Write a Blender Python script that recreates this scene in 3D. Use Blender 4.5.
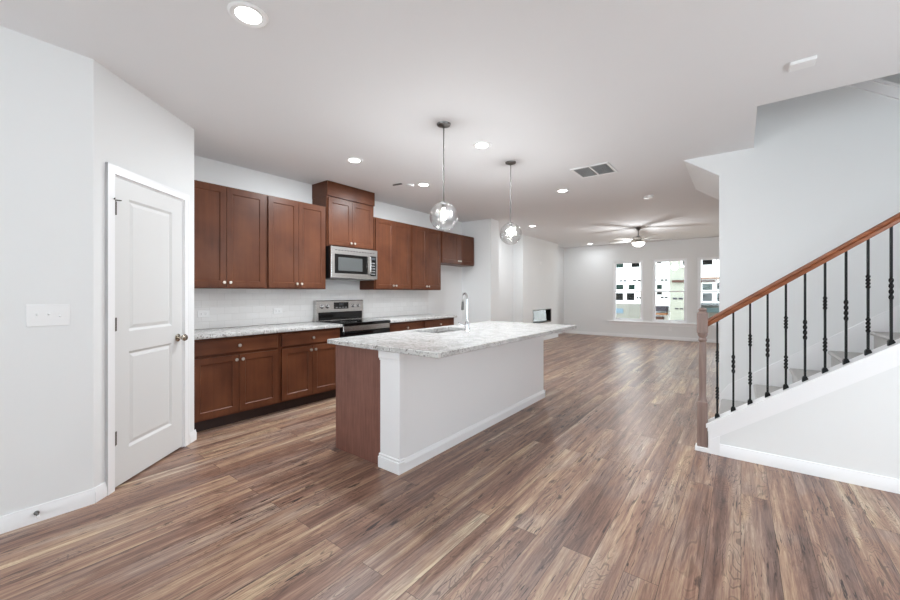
import bpy, bmesh, math, random
from mathutils import Vector, Matrix
random.seed(7)
PI = math.pi
S = bpy.context.scene
COL = S.collection
for o in list(bpy.data.objects):
    bpy.data.objects.remove(o, do_unlink=True)

# ------------------------------------------------------------------ camera
cam_d = bpy.data.cameras.new('camera')
cam = bpy.data.objects.new('camera', cam_d); COL.objects.link(cam)
cam.location = (0, 0, 1.30)
cam.rotation_euler = (PI/2, 0, math.radians(37.44))
cam_d.sensor_width = 36.0
cam_d.lens = 380/900*36.0
cam_d.shift_y = -7.3/900
cam_d.clip_start = 0.05
S.camera = cam

# ------------------------------------------------------------------ world, exposure
S.view_settings.view_transform = 'Standard'
S.view_settings.look = 'None'
S.view_settings.gamma = 1.0
S.view_settings.use_curve_mapping = False
S.view_settings.exposure = -0.02
S.cycles.use_denoising = True
S.cycles.max_bounces = 14
S.cycles.diffuse_bounces = 10
S.cycles.transparent_max_bounces = 16
S.cycles.caustics_reflective = False
S.cycles.caustics_refractive = False
S.cycles.sample_clamp_indirect = 6.0
W = bpy.data.worlds.new('sky'); S.world = W; W.use_nodes = True
wn = W.node_tree.nodes; wl = W.node_tree.links
wn['Background'].inputs[0].default_value = (0.84, 0.92, 1.0, 1)
wn['Background'].inputs[1].default_value = 6.0

def area_light(name, loc, rot, sx, sy, power, color=(1, 1, 1), parent=None, shape='RECTANGLE'):
    d = bpy.data.lights.new(name, 'AREA'); d.shape = shape; d.size = sx; d.size_y = sy
    d.energy = power; d.color = color
    o = bpy.data.objects.new(name, d); COL.objects.link(o)
    o.location = loc; o.rotation_euler = rot
    if parent: o.parent = parent
    return o
# daylight through the windows and glass door of the front wall, behind the camera
area_light('daylight_front_window', (-1.9, -2.95, 1.45), (PI/2+0.35, 0, 0), 1.9, 1.9, 8, (0.78, 0.90, 1.0))
area_light('daylight_front_window', (0.9, -2.95, 1.45), (PI/2+0.35, 0, 0), 1.9, 1.9, 36, (0.84, 0.93, 1.0))
# fill lamp added out of view on the right, brightens the island side
area_light('added_fill_right', (2.66, 2.3, 1.35), (0, PI/2+0.1, -0.35), 2.0, 1.5, 72, (0.86, 0.94, 1.0))
# high sun over the front of the house, on the buildings behind
sd = bpy.data.lights.new('sun', 'SUN'); sd.energy = 1.2; sd.angle = math.radians(2); sd.color = (1.0, 0.97, 0.92)
sun = bpy.data.objects.new('sun', sd); COL.objects.link(sun); sun.rotation_euler = (math.radians(28), 0, math.radians(-18))
# unseen area lamp added high up to light the stairwell, no fixture
area_light('added_stairwell_fill', (1.4, 5.3, 5.3), (0, 0, 0), 1.2, 0.8, 4, (1.0, 0.97, 0.93))

# ------------------------------------------------------------------ materials
def new_mat(name):
    m = bpy.data.materials.new(name); m.use_nodes = True
    nt = m.node_tree; b = nt.nodes['Principled BSDF']
    return m, nt, b
def N(nt, t, **kw):
    n = nt.nodes.new(t)
    for k, v in kw.items(): setattr(n, k, v)
    return n
def srgb(r, g, b):
    f = lambda c: (c/255/12.92) if c/255 <= 0.04045 else ((c/255+0.055)/1.055)**2.4
    return (f(r), f(g), f(b), 1)
def simple(name, col, rough=0.5, metal=0.0, spec=0.5, bump=0.0, bscale=200, var=0.03, vscale=3.0):
    m, nt, b = new_mat(name)
    tc = N(nt, 'ShaderNodeTexCoord')
    no = N(nt, 'ShaderNodeTexNoise'); no.inputs['Scale'].default_value = vscale; no.inputs['Detail'].default_value = 4
    nt.links.new(tc.outputs['Object'], no.inputs['Vector'])
    mx = N(nt, 'ShaderNodeMix', data_type='RGBA')
    mx.inputs[6].default_value = tuple(c*(1-var) for c in col[:3]) + (1,)
    mx.inputs[7].default_value = tuple(min(1, c*(1+var)) for c in col[:3]) + (1,)
    nt.links.new(no.outputs['Fac'], mx.inputs[0]); nt.links.new(mx.outputs[2], b.inputs['Base Color'])
    b.inputs['Roughness'].default_value = rough; b.inputs['Metallic'].default_value = metal
    b.inputs['Specular IOR Level'].default_value = spec
    if bump:
        n2 = N(nt, 'ShaderNodeTexNoise'); n2.inputs['Scale'].default_value = bscale
        nt.links.new(tc.outputs['Object'], n2.inputs['Vector'])
        bp = N(nt, 'ShaderNodeBump'); bp.inputs['Strength'].default_value = bump; bp.inputs['Distance'].default_value = 0.002
        nt.links.new(n2.outputs['Fac'], bp.inputs['Height']); nt.links.new(bp.outputs[0], b.inputs['Normal'])
    return m
def emit(name, col, strength):
    m, nt, b = new_mat(name)
    b.inputs['Base Color'].default_value = (0.8, 0.8, 0.8, 1)
    b.inputs['Emission Color'].default_value = col; b.inputs['Emission Strength'].default_value = strength
    return m
def ramp(nt, pts):
    r = N(nt, 'ShaderNodeValToRGB')
    while len(r.color_ramp.elements) < len(pts): r.color_ramp.elements.new(0.5)
    for e, (p, c) in zip(r.color_ramp.elements, pts): e.position = p; e.color = c
    return r
def wood(name, dark, light, grain_axis='z', rough=0.38, scale=1.0, spec=0.5, blotch=0.4):
    m, nt, b = new_mat(name)
    tc = N(nt, 'ShaderNodeTexCoord'); mp = N(nt, 'ShaderNodeMapping')
    sc = {'z': (30, 30, 1.6), 'x': (1.6, 30, 30), 'y': (30, 1.6, 30)}[grain_axis]
    mp.inputs['Scale'].default_value = [s*scale for s in sc]
    nt.links.new(tc.outputs['Object'], mp.inputs['Vector'])
    n1 = N(nt, 'ShaderNodeTexNoise'); n1.inputs['Scale'].default_value = 1; n1.inputs['Detail'].default_value = 6; n1.inputs['Roughness'].default_value = 0.65
    nt.links.new(mp.outputs[0], n1.inputs['Vector'])
    n2 = N(nt, 'ShaderNodeTexNoise'); n2.inputs['Scale'].default_value = 3.0*scale; n2.inputs['Detail'].default_value = 3
    nt.links.new(tc.outputs['Object'], n2.inputs['Vector'])
    mm = N(nt, 'ShaderNodeMix', data_type='FLOAT'); mm.inputs[0].default_value = blotch
    nt.links.new(n1.outputs['Fac'], mm.inputs[2]); nt.links.new(n2.outputs['Fac'], mm.inputs[3])
    r = ramp(nt, [(0.3, dark), (0.7, light)])
    nt.links.new(mm.outputs[0], r.inputs[0]); nt.links.new(r.outputs[0], b.inputs['Base Color'])
    b.inputs['Roughness'].default_value = rough; b.inputs['Specular IOR Level'].default_value = spec
    return m

M = {}
M['wall'] = simple('wall_paint', srgb(232, 233, 233), 0.75, var=0.008, bump=0.04, bscale=350, spec=0.25)
M['ceiling'] = simple('ceiling_paint', srgb(232, 232, 233), 0.85, var=0.008, bump=0.05, bscale=260, spec=0.2)
M['trim'] = simple('white_trim_paint', srgb(240, 240, 241), 0.38, var=0.006)
M['door'] = simple('white_door_paint', srgb(218, 218, 217), 0.42, var=0.006)
M['plastic'] = simple('white_plastic', srgb(238, 238, 238), 0.35, var=0.005)
M['cab'] = wood('cherry_cabinet', srgb(72, 40, 27), srgb(109, 66, 45), 'z', 0.34, 1.0, 0.22, 0.65)
M['cabx'] = wood('cherry_cabinet_rail', srgb(72, 40, 27), srgb(109, 66, 45), 'x', 0.34, 1.0, 0.22, 0.65)
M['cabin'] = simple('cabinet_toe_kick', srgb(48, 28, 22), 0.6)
M['panel'] = wood('island_end_veneer', srgb(104, 66, 56), srgb(140, 98, 86), 'z', 0.45, 2.4, 0.4, 0.25)
M['rail'] = wood('handrail_oak', srgb(104, 56, 34), srgb(160, 98, 64), 'x', 0.32, 1.0, 0.5, 0.3)
M['newel'] = wood('newel_wood', srgb(112, 90, 82), srgb(154, 132, 123), 'z', 0.38, 1.4, 0.5, 0.2)
M['iron'] = simple('black_iron', srgb(9, 9, 10), 0.5, 0.0, 0.3)
M['nickel'] = simple('brushed_nickel', srgb(214, 208, 200), 0.32, 0.75)
M['dark_nickel'] = simple('dark_nickel', srgb(118, 116, 114), 0.35, 1.0)
M['polished'] = simple('polished_nickel', srgb(186, 178, 166), 0.14, 1.0)
M['hinge'] = simple('hinge_metal', srgb(92, 86, 80), 0.5, 0.0, 0.3)
M['chrome'] = simple('chrome', srgb(225, 226, 228), 0.1, 1.0)
M['black_glass'] = simple('black_glass', srgb(12, 12, 13), 0.08, 0, 0.6)
M['black'] = simple('black_enamel', srgb(22, 22, 23), 0.4)
M['grey'] = simple('grey_plastic', srgb(140, 140, 140), 0.5)
M['carpet'] = simple('grey_carpet', srgb(186, 184, 182), 0.95, spec=0.1, var=0.1, vscale=90, bump=0.7, bscale=500)
M['lens'] = emit('lamp_lens', (1, 0.98, 0.95, 1), 14)
M['bulb'] = emit('bulb_glow', (1, 0.97, 0.92, 1), 30)
M['fanlens'] = emit('fan_lamp_glass', (1, 0.98, 0.95, 1), 6)
M['vinyl'] = simple('white_vinyl', srgb(242, 243, 245), 0.4, var=0.004)
M['ventgrey'] = simple('vent_louvre_paint', srgb(186, 186, 186), 0.5)

def stainless():
    m, nt, b = new_mat('stainless_steel')
    tc = N(nt, 'ShaderNodeTexCoord'); mp = N(nt, 'ShaderNodeMapping'); mp.inputs['Scale'].default_value = (2, 2, 220)
    no = N(nt, 'ShaderNodeTexNoise'); no.inputs['Scale'].default_value = 1; no.inputs['Detail'].default_value = 2
    nt.links.new(tc.outputs['Object'], mp.inputs[0]); nt.links.new(mp.outputs[0], no.inputs['Vector'])
    r = ramp(nt, [(0.3, srgb(196, 194, 192)), (0.7, srgb(222, 220, 218))])
    nt.links.new(no.outputs['Fac'], r.inputs[0]); nt.links.new(r.outputs[0], b.inputs['Base Color'])
    b.inputs['Metallic'].default_value = 1; b.inputs['Roughness'].default_value = 0.27
    return m
M['steel'] = stainless()

def glass(name, tint=(1, 1, 1, 1), base=0.06, edge=0.6, rough=0.02, bump=0.0):
    m = bpy.data.materials.new(name); m.use_nodes = True; nt = m.node_tree; nt.nodes.clear()
    out = N(nt, 'ShaderNodeOutputMaterial'); tr = N(nt, 'ShaderNodeBsdfTransparent'); gl = N(nt, 'ShaderNodeBsdfGlossy')
    tr.inputs[0].default_value = tint; gl.inputs['Roughness'].default_value = rough
    lw = N(nt, 'ShaderNodeLayerWeight'); lw.inputs[0].default_value = 0.35
    mr = N(nt, 'ShaderNodeMapRange'); mr.inputs[3].default_value = base; mr.inputs[4].default_value = edge
    nt.links.new(lw.outputs['Facing'], mr.inputs[0])
    mx = N(nt, 'ShaderNodeMixShader'); nt.links.new(mr.outputs[0], mx.inputs[0])
    nt.links.new(tr.outputs[0], mx.inputs[1]); nt.links.new(gl.outputs[0], mx.inputs[2]); nt.links.new(mx.outputs[0], out.inputs[0])
    if bump:
        tc = N(nt, 'ShaderNodeTexCoord'); no = N(nt, 'ShaderNodeTexNoise'); no.inputs['Scale'].default_value = 14; no.inputs['Distortion'].default_value = 1.5
        nt.links.new(tc.outputs['Object'], no.inputs['Vector'])
        bp = N(nt, 'ShaderNodeBump'); bp.inputs['Strength'].default_value = bump; bp.inputs['Distance'].default_value = 0.02
        nt.links.new(no.outputs['Fac'], bp.inputs['Height']); nt.links.new(bp.outputs[0], gl.inputs['Normal'])
    return m
M['window_glass'] = glass('window_glass', (0.97, 0.99, 0.98, 1), 0.03, 0.3)
M['globe_glass'] = glass('globe_glass', (0.95, 0.96, 0.96, 1), 0.05, 0.75, 0.05, 0.6)
M['fire_glass'] = glass('firebox_glass', (0.25, 0.25, 0.25, 1), 0.22, 0.30, 0.01)

def floor_mat():
    m, nt, b = new_mat('rustic_wood_planks'); L = nt.links.new
    tc = N(nt, 'ShaderNodeTexCoord'); sx = N(nt, 'ShaderNodeSeparateXYZ'); L(tc.outputs['Object'], sx.inputs[0])
    cx = N(nt, 'ShaderNodeCombineXYZ'); L(sx.outputs['Y'], cx.inputs['X']); L(sx.outputs['X'], cx.inputs['Y'])
    br = N(nt, 'ShaderNodeTexBrick'); L(cx.outputs[0], br.inputs['Vector'])
    br.inputs['Color1'].default_value = (0, 0, 0, 1); br.inputs['Color2'].default_value = (1, 1, 1, 1)
    br.inputs['Mortar'].default_value = (0.5, 0.5, 0.5, 1)
    br.inputs['Scale'].default_value = 1; br.inputs['Mortar Size'].default_value = 0.0014; br.inputs['Mortar Smooth'].default_value = 0.3
    br.inputs['Brick Width'].default_value = 1.9; br.inputs['Row Height'].default_value = 0.145; br.offset = 0.37; br.offset_frequency = 2
    rnd = N(nt, 'ShaderNodeSeparateColor'); L(br.outputs['Color'], rnd.inputs[0])
    off = N(nt, 'ShaderNodeMath', operation='MULTIPLY'); L(rnd.outputs[0], off.inputs[0]); off.inputs[1].default_value = 37.0
    oc = N(nt, 'ShaderNodeCombineXYZ'); L(off.outputs[0], oc.inputs['X']); L(off.outputs[0], oc.inputs['Y']); L(off.outputs[0], oc.inputs['Z'])
    v = N(nt, 'ShaderNodeVectorMath', operation='ADD'); L(tc.outputs['Object'], v.inputs[0]); L(oc.outputs[0], v.inputs[1])
    def noise(scale, detail=5, rough=0.6, dist=0.0):
        mp = N(nt, 'ShaderNodeMapping'); mp.inputs['Scale'].default_value = scale; L(v.outputs[0], mp.inputs[0])
        n = N(nt, 'ShaderNodeTexNoise'); n.inputs['Scale'].default_value = 1; n.inputs['Detail'].default_value = detail
        n.inputs['Roughness'].default_value = rough; n.inputs['Distortion'].default_value = dist; L(mp.outputs[0], n.inputs['Vector'])
        return n.outputs['Fac']
    fine = noise((110, 5.0, 1), 5, 0.7)
    streak = noise((30, 1.0, 1), 5, 0.62, 0.5)
    tone = noise((9.0, 0.45, 1), 3, 0.55, 0.3)
    hue = noise((5.0, 1.4, 1), 3, 0.5, 0.6)
    warp = noise((8.0, 1.3, 1), 2, 0.5, 0.6)
    # cathedral figure: contour lines of the warped field
    k = N(nt, 'ShaderNodeMath', operation='MULTIPLY'); L(warp, k.inputs[0]); k.inputs[1].default_value = 170
    sn = N(nt, 'ShaderNodeMath', operation='SINE'); L(k.outputs[0], sn.inputs[0])
    def mad(a, mul, add):
        n = N(nt, 'ShaderNodeMath', operation='MULTIPLY_ADD'); L(a, n.inputs[0]); n.inputs[1].default_value = mul
        if isinstance(add, float): n.inputs[2].default_value = add
        else: L(add, n.inputs[2])
        return n.outputs[0]
    t = mad(rnd.outputs[0], 0.10, -0.05)
    t = mad(tone, 1.05, t); t = mad(streak, 0.70, t); t = mad(fine, 0.75, t); t = mad(sn.outputs[0], 0.02, t)
    t = mad(t, 1.0, -0.76)
    r = ramp(nt, [(0.14, srgb(84, 60, 52)), (0.34, srgb(124, 92, 78)), (0.50, srgb(150, 116, 98)), (0.66, srgb(178, 148, 122)), (0.86, srgb(214, 194, 160))])
    L(t, r.inputs[0])
    hr = ramp(nt, [(0.48, (0, 0, 0, 1)), (0.64, (0.35, 0.35, 0.35, 1))]); L(hue, hr.inputs[0])
    bw = N(nt, 'ShaderNodeHueSaturation'); bw.inputs['Saturation'].default_value = 0.45; L(r.outputs[0], bw.inputs['Color'])
    hm = N(nt, 'ShaderNodeMix', data_type='RGBA'); L(hr.outputs[0], hm.inputs[0]); L(r.outputs[0], hm.inputs[6]); L(bw.outputs[0], hm.inputs[7])
    class _R: outputs = [hm.outputs[2]]
    r = _R
    # knots and checks
    mp = N(nt, 'ShaderNodeMapping'); mp.inputs['Scale'].default_value = (8.5, 3.0, 1); L(v.outputs[0], mp.inputs[0])
    wn_ = N(nt, 'ShaderNodeTexNoise'); wn_.inputs['Scale'].default_value = 9; L(mp.outputs[0], wn_.inputs['Vector'])
    wm = N(nt, 'ShaderNodeVectorMath', operation='MULTIPLY_ADD'); L(wn_.outputs['Color'], wm.inputs[0]); wm.inputs[1].default_value = (0.35, 0.35, 0); L(mp.outputs[0], wm.inputs[2])
    vo = N(nt, 'ShaderNodeTexVoronoi'); vo.inputs['Scale'].default_value = 1; L(wm.outputs[0], vo.inputs['Vector'])
    kr = ramp(nt, [(0.05, (1, 1, 1, 1)), (0.17, (0, 0, 0, 1))]); L(vo.outputs['Distance'], kr.inputs[0])
    sel = N(nt, 'ShaderNodeSeparateColor'); L(vo.outputs['Color'], sel.inputs[0])
    gt = N(nt, 'ShaderNodeMath', operation='GREATER_THAN'); L(sel.outputs[0], gt.inputs[0]); gt.inputs[1].default_value = 0.55
    km = N(nt, 'ShaderNodeMath', operation='MULTIPLY'); L(kr.outputs[0], km.inputs[0]); L(gt.outputs[0], km.inputs[1])
    chk = noise((52, 3.6, 1), 3, 0.6, 1.6)
    cr = ramp(nt, [(0.375, (1, 1, 1, 1)), (0.425, (0, 0, 0, 1))]); L(chk, cr.inputs[0])
    clu = noise((6, 2.0, 1), 2, 0.5, 0.5)
    clr = ramp(nt, [(0.42, (0.12, 0.12, 0.12, 1)), (0.60, (0.95, 0.95, 0.95, 1))]); L(clu, clr.inputs[0])
    cm = N(nt, 'ShaderNodeMath', operation='MULTIPLY'); L(cr.outputs[0], cm.inputs[0]); L(clr.outputs[0], cm.inputs[1])
    # thin dark growth rings on part of the boards
    lr = ramp(nt, [(0.80, (0, 0, 0, 1)), (0.97, (1, 1, 1, 1))])
    sh = N(nt, 'ShaderNodeMath', operation='MULTIPLY_ADD'); L(sn.outputs[0], sh.inputs[0]); sh.inputs[1].default_value = 0.5; sh.inputs[2].default_value = 0.5; L(sh.outputs[0], lr.inputs[0])
    lmask = noise((4.5, 1.1, 1), 2, 0.5, 0.5)
    lmr = ramp(nt, [(0.46, (0, 0, 0, 1)), (0.58, (0.5, 0.5, 0.5, 1))]); L(lmask, lmr.inputs[0])
    lm = N(nt, 'ShaderNodeMath', operation='MULTIPLY'); L(lr.outputs[0], lm.inputs[0]); L(lmr.outputs[0], lm.inputs[1])
    cm2 = N(nt, 'ShaderNodeMath', operation='MAXIMUM'); L(cm.outputs[0], cm2.inputs[0]); L(lm.outputs[0], cm2.inputs[1]); cm = cm2
    mxk = N(nt, 'ShaderNodeMath', operation='MAXIMUM'); L(cm.outputs[0], mxk.inputs[0])
    k7 = N(nt, 'ShaderNodeMath', operation='MULTIPLY'); L(km.outputs[0], k7.inputs[0]); k7.inputs[1].default_value = 0.9
    L(k7.outputs[0], mxk.inputs[1])
    mx = N(nt, 'ShaderNodeMix', data_type='RGBA'); L(mxk.outputs[0], mx.inputs[0]); L(r.outputs[0], mx.inputs[6]); mx.inputs[7].default_value = srgb(52, 38, 34)
    mx2 = N(nt, 'ShaderNodeMix', data_type='RGBA'); fm = N(nt, 'ShaderNodeMath', operation='MULTIPLY'); L(br.outputs['Fac'], fm.inputs[0]); fm.inputs[1].default_value = 0.8
    L(fm.outputs[0], mx2.inputs[0]); L(mx.outputs[2], mx2.inputs[6]); mx2.inputs[7].default_value = srgb(44, 32, 28)
    L(mx2.outputs[2], b.inputs['Base Color'])
    rr = N(nt, 'ShaderNodeMapRange'); L(streak, rr.inputs[0]); rr.inputs[3].default_value = 0.30; rr.inputs[4].default_value = 0.42
    L(rr.outputs[0], b.inputs['Roughness']); b.inputs['Specular IOR Level'].default_value = 0.5
    bp = N(nt, 'ShaderNodeBump'); bp.inputs['Strength'].default_value = 0.25; bp.inputs['Distance'].default_value = 0.002
    L(fine, bp.inputs['Height']); L(bp.outputs[0], b.inputs['Normal'])
    return m
M['floor'] = floor_mat()

def granite():
    m, nt, b = new_mat('white_granite'); L = nt.links.new
    tc = N(nt, 'ShaderNodeTexCoord')
    n1 = N(nt, 'ShaderNodeTexNoise'); n1.inputs['Scale'].default_value = 11; n1.inputs['Detail'].default_value = 6; n1.inputs['Distortion'].default_value = 0.8; L(tc.outputs['Object'], n1.inputs['Vector'])
    n2 = N(nt, 'ShaderNodeTexNoise'); n2.inputs['Scale'].default_value = 95; n2.inputs['Detail'].default_value = 4; L(tc.outputs['Object'], n2.inputs['Vector'])
    vo = N(nt, 'ShaderNodeTexVoronoi'); vo.inputs['Scale'].default_value = 90; L(tc.outputs['Object'], vo.inputs['Vector'])
    r1 = ramp(nt, [(0.38, srgb(184, 183, 181)), (0.58, srgb(208, 207, 205))]); L(n1.outputs['Fac'], r1.inputs[0])
    r2 = ramp(nt, [(0.57, (0, 0, 0, 1)), (0.66, (1, 1, 1, 1))]); L(n2.outputs['Fac'], r2.inputs[0])
    mx = N(nt, 'ShaderNodeMix', data_type='RGBA'); L(r2.outputs[0], mx.inputs[0]); L(r1.outputs[0], mx.inputs[6]); mx.inputs[7].default_value = srgb(122, 118, 116)
    sp = N(nt, 'ShaderNodeSeparateColor'); L(vo.outputs['Color'], sp.inputs[0])
    g = N(nt, 'ShaderNodeMath', operation='GREATER_THAN'); L(sp.outputs[0], g.inputs[0]); g.inputs[1].default_value = 0.93
    g2 = N(nt, 'ShaderNodeMath', operation='MULTIPLY'); L(g.outputs[0], g2.inputs[0]); g2.inputs[1].default_value = 0.6
    mx2 = N(nt, 'ShaderNodeMix', data_type='RGBA'); L(g2.outputs[0], mx2.inputs[0]); L(mx.outputs[2], mx2.inputs[6]); mx2.inputs[7].default_value = srgb(92, 78, 74)
    L(mx2.outputs[2], b.inputs['Base Color']); b.inputs['Roughness'].default_value = 0.16
    return m
M['granite'] = granite()

def tile_mat():
    m, nt, b = new_mat('white_subway_tile'); L = nt.links.new
    tc = N(nt, 'ShaderNodeTexCoord'); sx = N(nt, 'ShaderNodeSeparateXYZ'); L(tc.outputs['Object'], sx.inputs[0])
    cx = N(nt, 'ShaderNodeCombineXYZ'); L(sx.outputs['X'], cx.inputs['X']); L(sx.outputs['Z'], cx.inputs['Y'])
    br = N(nt, 'ShaderNodeTexBrick'); L(cx.outputs[0], br.inputs['Vector']); br.inputs['Scale'].default_value = 1
    br.inputs['Color1'].default_value = srgb(236, 235, 234); br.inputs['Color2'].default_value = srgb(230, 229, 228); br.inputs['Mortar'].default_value = srgb(220, 219, 217)
    br.inputs['Mortar Size'].default_value = 0.0016; br.inputs['Brick Width'].default_value = 0.152; br.inputs['Row Height'].default_value = 0.0762
    L(br.outputs['Color'], b.inputs['Base Color']); b.inputs['Roughness'].default_value = 0.16
    bp = N(nt, 'ShaderNodeBump'); bp.invert = True; bp.inputs['Strength'].default_value = 0.4; bp.inputs['Distance'].default_value = 0.002
    L(br.outputs['Fac'], bp.inputs['Height']); L(bp.outputs[0], b.inputs['Normal'])
    return m
M['tile'] = tile_mat()

# ------------------------------------------------------------------ mesh helpers
class MB:
    def __init__(s): s.bm = bmesh.new()
    def _xf(s, vs, mat):
        if mat is not None: bmesh.ops.transform(s.bm, matrix=mat, verts=vs)
    def box(s, x0, x1, y0, y1, z0, z1, bevel=0.0, seg=1, mat=None):
        r = bmesh.ops.create_cube(s.bm, size=1.0); vs = r['verts']
        for v in vs:
            v.co = Vector(((x0+x1)/2 + v.co.x*(x1-x0), (y0+y1)/2 + v.co.y*(y1-y0), (z0+z1)/2 + v.co.z*(z1-z0)))
        if bevel:
            es = list({e for v in vs for e in v.link_edges})
            r2 = bmesh.ops.bevel(s.bm, geom=es, offset=bevel, segments=seg, affect='EDGES', profile=0.5)
            vs = list({v for f in r2['faces'] for v in f.verts} | {v for v in vs if v.is_valid})
        s._xf(vs, mat); return s
    def prism(s, pts, axis, a, b):
        """polygon pts in the plane normal to axis, extruded from a to b"""
        def P(p, d):
            return {'x': (d, p[0], p[1]), 'y': (p[0], d, p[1]), 'z': (p[0], p[1], d)}[axis]
        A = [s.bm.verts.new(P(p, a)) for p in pts]; B = [s.bm.verts.new(P(p, b)) for p in pts]
        s.bm.faces.new(A); s.bm.faces.new(B[::-1]); n = len(pts)
        for i in range(n): s.bm.faces.new((A[i], B[i], B[(i+1) % n], A[(i+1) % n]))
        return s
    def lathe(s, prof, seg=24, mat=None, cap=True, rot=0.0):
        rings = []; vs = []
        for r, z in prof:
            if r < 1e-6:
                ring = [s.bm.verts.new((0, 0, z))]
            else:
                ring = [s.bm.verts.new((r*math.cos(rot+2*PI*i/seg), r*math.sin(rot+2*PI*i/seg), z)) for i in range(seg)]
            rings.append(ring); vs += ring
        for A, B in zip(rings, rings[1:]):
            for i in range(seg):
                j = (i+1) % seg
                if len(A) == 1 and len(B) == 1: continue
                if len(A) == 1: s.bm.faces.new((A[0], B[i], B[j]))
                elif len(B) == 1: s.bm.faces.new((A[i], A[j], B[0]))
                else: s.bm.faces.new((A[i], A[j], B[j], B[i]))
        if cap:
            if len(rings[0]) > 1: s.bm.faces.new(rings[0][::-1])
            if len(rings[-1]) > 1: s.bm.faces.new(rings[-1])
        s._xf(vs, mat); return s
    def tube(s, pts, r, seg=12):
        pts = [Vector(p) for p in pts]; rs = r if isinstance(r, (list, tuple)) else [r]*len(pts)
        prev = None; rings = []
        for i, p in enumerate(pts):
            t = (pts[min(i+1, len(pts)-1)] - pts[max(i-1, 0)]).normalized()
            u = (prev - t*prev.dot(t)).normalized() if prev is not None else t.orthogonal().normalized()
            prev = u; w = t.cross(u)
            rings.append([s.bm.verts.new(p + (u*math.cos(2*PI*k/seg) + w*math.sin(2*PI*k/seg))*rs[i]) for k in range(seg)])
        for A, B in zip(rings, rings[1:]):
            for k in range(seg): s.bm.faces.new((A[k], A[(k+1) % seg], B[(k+1) % seg], B[k]))
        s.bm.faces.new(rings[0][::-1]); s.bm.faces.new(rings[-1]); return s
    def framed(s, x0, x1, z0, z1, yf, yb, opens, depth, slope, raise_in=0.0, raise_w=0.0, raise_h=0.0):
        """slab with recessed panels on its front (-y) face. opens: (xa, xb, za, zb) bottom to top"""
        V = lambda x, y, z: s.bm.verts.new((x, y, z))
        def quad(a, b, c, d): s.bm.faces.new((V(*a), V(*b), V(*c), V(*d)))
        xa, xb = opens[0][0], opens[0][1]
        quad((x0, yf, z0), (xa, yf, z0), (xa, yf, z1), (x0, yf, z1)); quad((xb, yf, z0), (x1, yf, z0), (x1, yf, z1), (xb, yf, z1))
        zz = z0
        for (_, _, za, zb) in opens:
            quad((xa, yf, zz), (xb, yf, zz), (xb, yf, za), (xa, yf, za)); zz = zb
        quad((xa, yf, zz), (xb, yf, zz), (xb, yf, z1), (xa, yf, z1))
        def ring(o, i, yo, yi):
            (a, b, c, d), (e, f, g, h) = o, i
            O = [(a, yo, c), (b, yo, c), (b, yo, d), (a, yo, d)]; I = [(e, yi, g), (f, yi, g), (f, yi, h), (e, yi, h)]
            for k in range(4): quad(O[k], O[(k+1) % 4], I[(k+1) % 4], I[k])
        for o in opens:
            ins = lambda r, w: (r[0]+w, r[1]-w, r[2]+w, r[3]-w)
            i = ins(o, slope); ring(o, i, yf, yf+depth); yy = yf+depth
            if raise_w:
                j = ins(i, raise_in); ring(i, j, yy, yy); kk = ins(j, raise_w); ring(j, kk, yy, yy-raise_h); i = kk; yy -= raise_h
            quad((i[0], yy, i[2]), (i[1], yy, i[2]), (i[1], yy, i[3]), (i[0], yy, i[3]))
        quad((x1, yb, z0), (x0, yb, z0), (x0, yb, z1), (x1, yb, z1))
        quad((x0, yb, z0), (x1, yb, z0), (x1, yf, z0), (x0, yf, z0)); quad((x0, yf, z1), (x1, yf, z1), (x1, yb, z1), (x0, yb, z1))
        quad((x0, yb, z0), (x0, yf, z0), (x0, yf, z1), (x0, yb, z1)); quad((x1, yf, z0), (x1, yb, z0), (x1, yb, z1), (x1, yf, z1))
        return s
    def build(s, name, mat, parent=None, smooth=True):
        bm = s.bm
        bmesh.ops.remove_doubles(bm, verts=bm.verts, dist=1e-5)
        bmesh.ops.recalc_face_normals(bm, faces=bm.faces)
        if smooth:
            for f in bm.faces: f.smooth = True
            for e in bm.edges:
                if len(e.link_faces) != 2 or e.calc_face_angle(0) > math.radians(32): e.smooth = False
        me = bpy.data.meshes.new(name); bm.to_mesh(me); bm.free(); me.materials.append(mat)
        o = bpy.data.objects.new(name, me); COL.objects.link(o)
        if parent: o.parent = parent
        return o
def T(x, y, z): return Matrix.Translation((x, y, z))
def R(a, ax): return Matrix.Rotation(a, 4, ax)
def thing(name, label, cat, loc=(0, 0, 0), rz=0.0, group=None):
    o = bpy.data.objects.new(name, None); COL.objects.link(o); o.empty_display_size = 0.1
    o.location = loc; o.rotation_euler = (0, 0, rz); return tag(o, label, cat, group)
def tag(o, label, cat, group=None):
    o['label'] = label; o['category'] = cat
    if group: o['group'] = group
    return o
def struct(o): o['kind'] = 'structure'; return o
def place(o, loc=(0, 0, 0), rz=0.0): o.location = loc; o.rotation_euler = (0, 0, rz); return o
def dup(root, loc=None, rz=None, label=None):
    def cp(o, p):
        c = o.copy(); COL.objects.link(c)
        if p: c.parent = p
        for ch in [x for x in bpy.data.objects if x.parent == o and x.name != c.name]: cp(ch, c)
        return c
    r = cp(root, None)
    if loc is not None: r.location = loc
    if rz is not None: r.rotation_euler = (0, 0, rz)
    if label: r['label'] = label
    return r

CZ = 2.743            # ceiling height
KX = -4.55            # kitchen wall face
RY = -3.0             # rear wall face
BY = 12.0             # living room end wall face
LX = -3.178           # near left wall face
A_ = Vector((-3.178, 0.525)); B_ = Vector((-3.83, 1.29))

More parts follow.
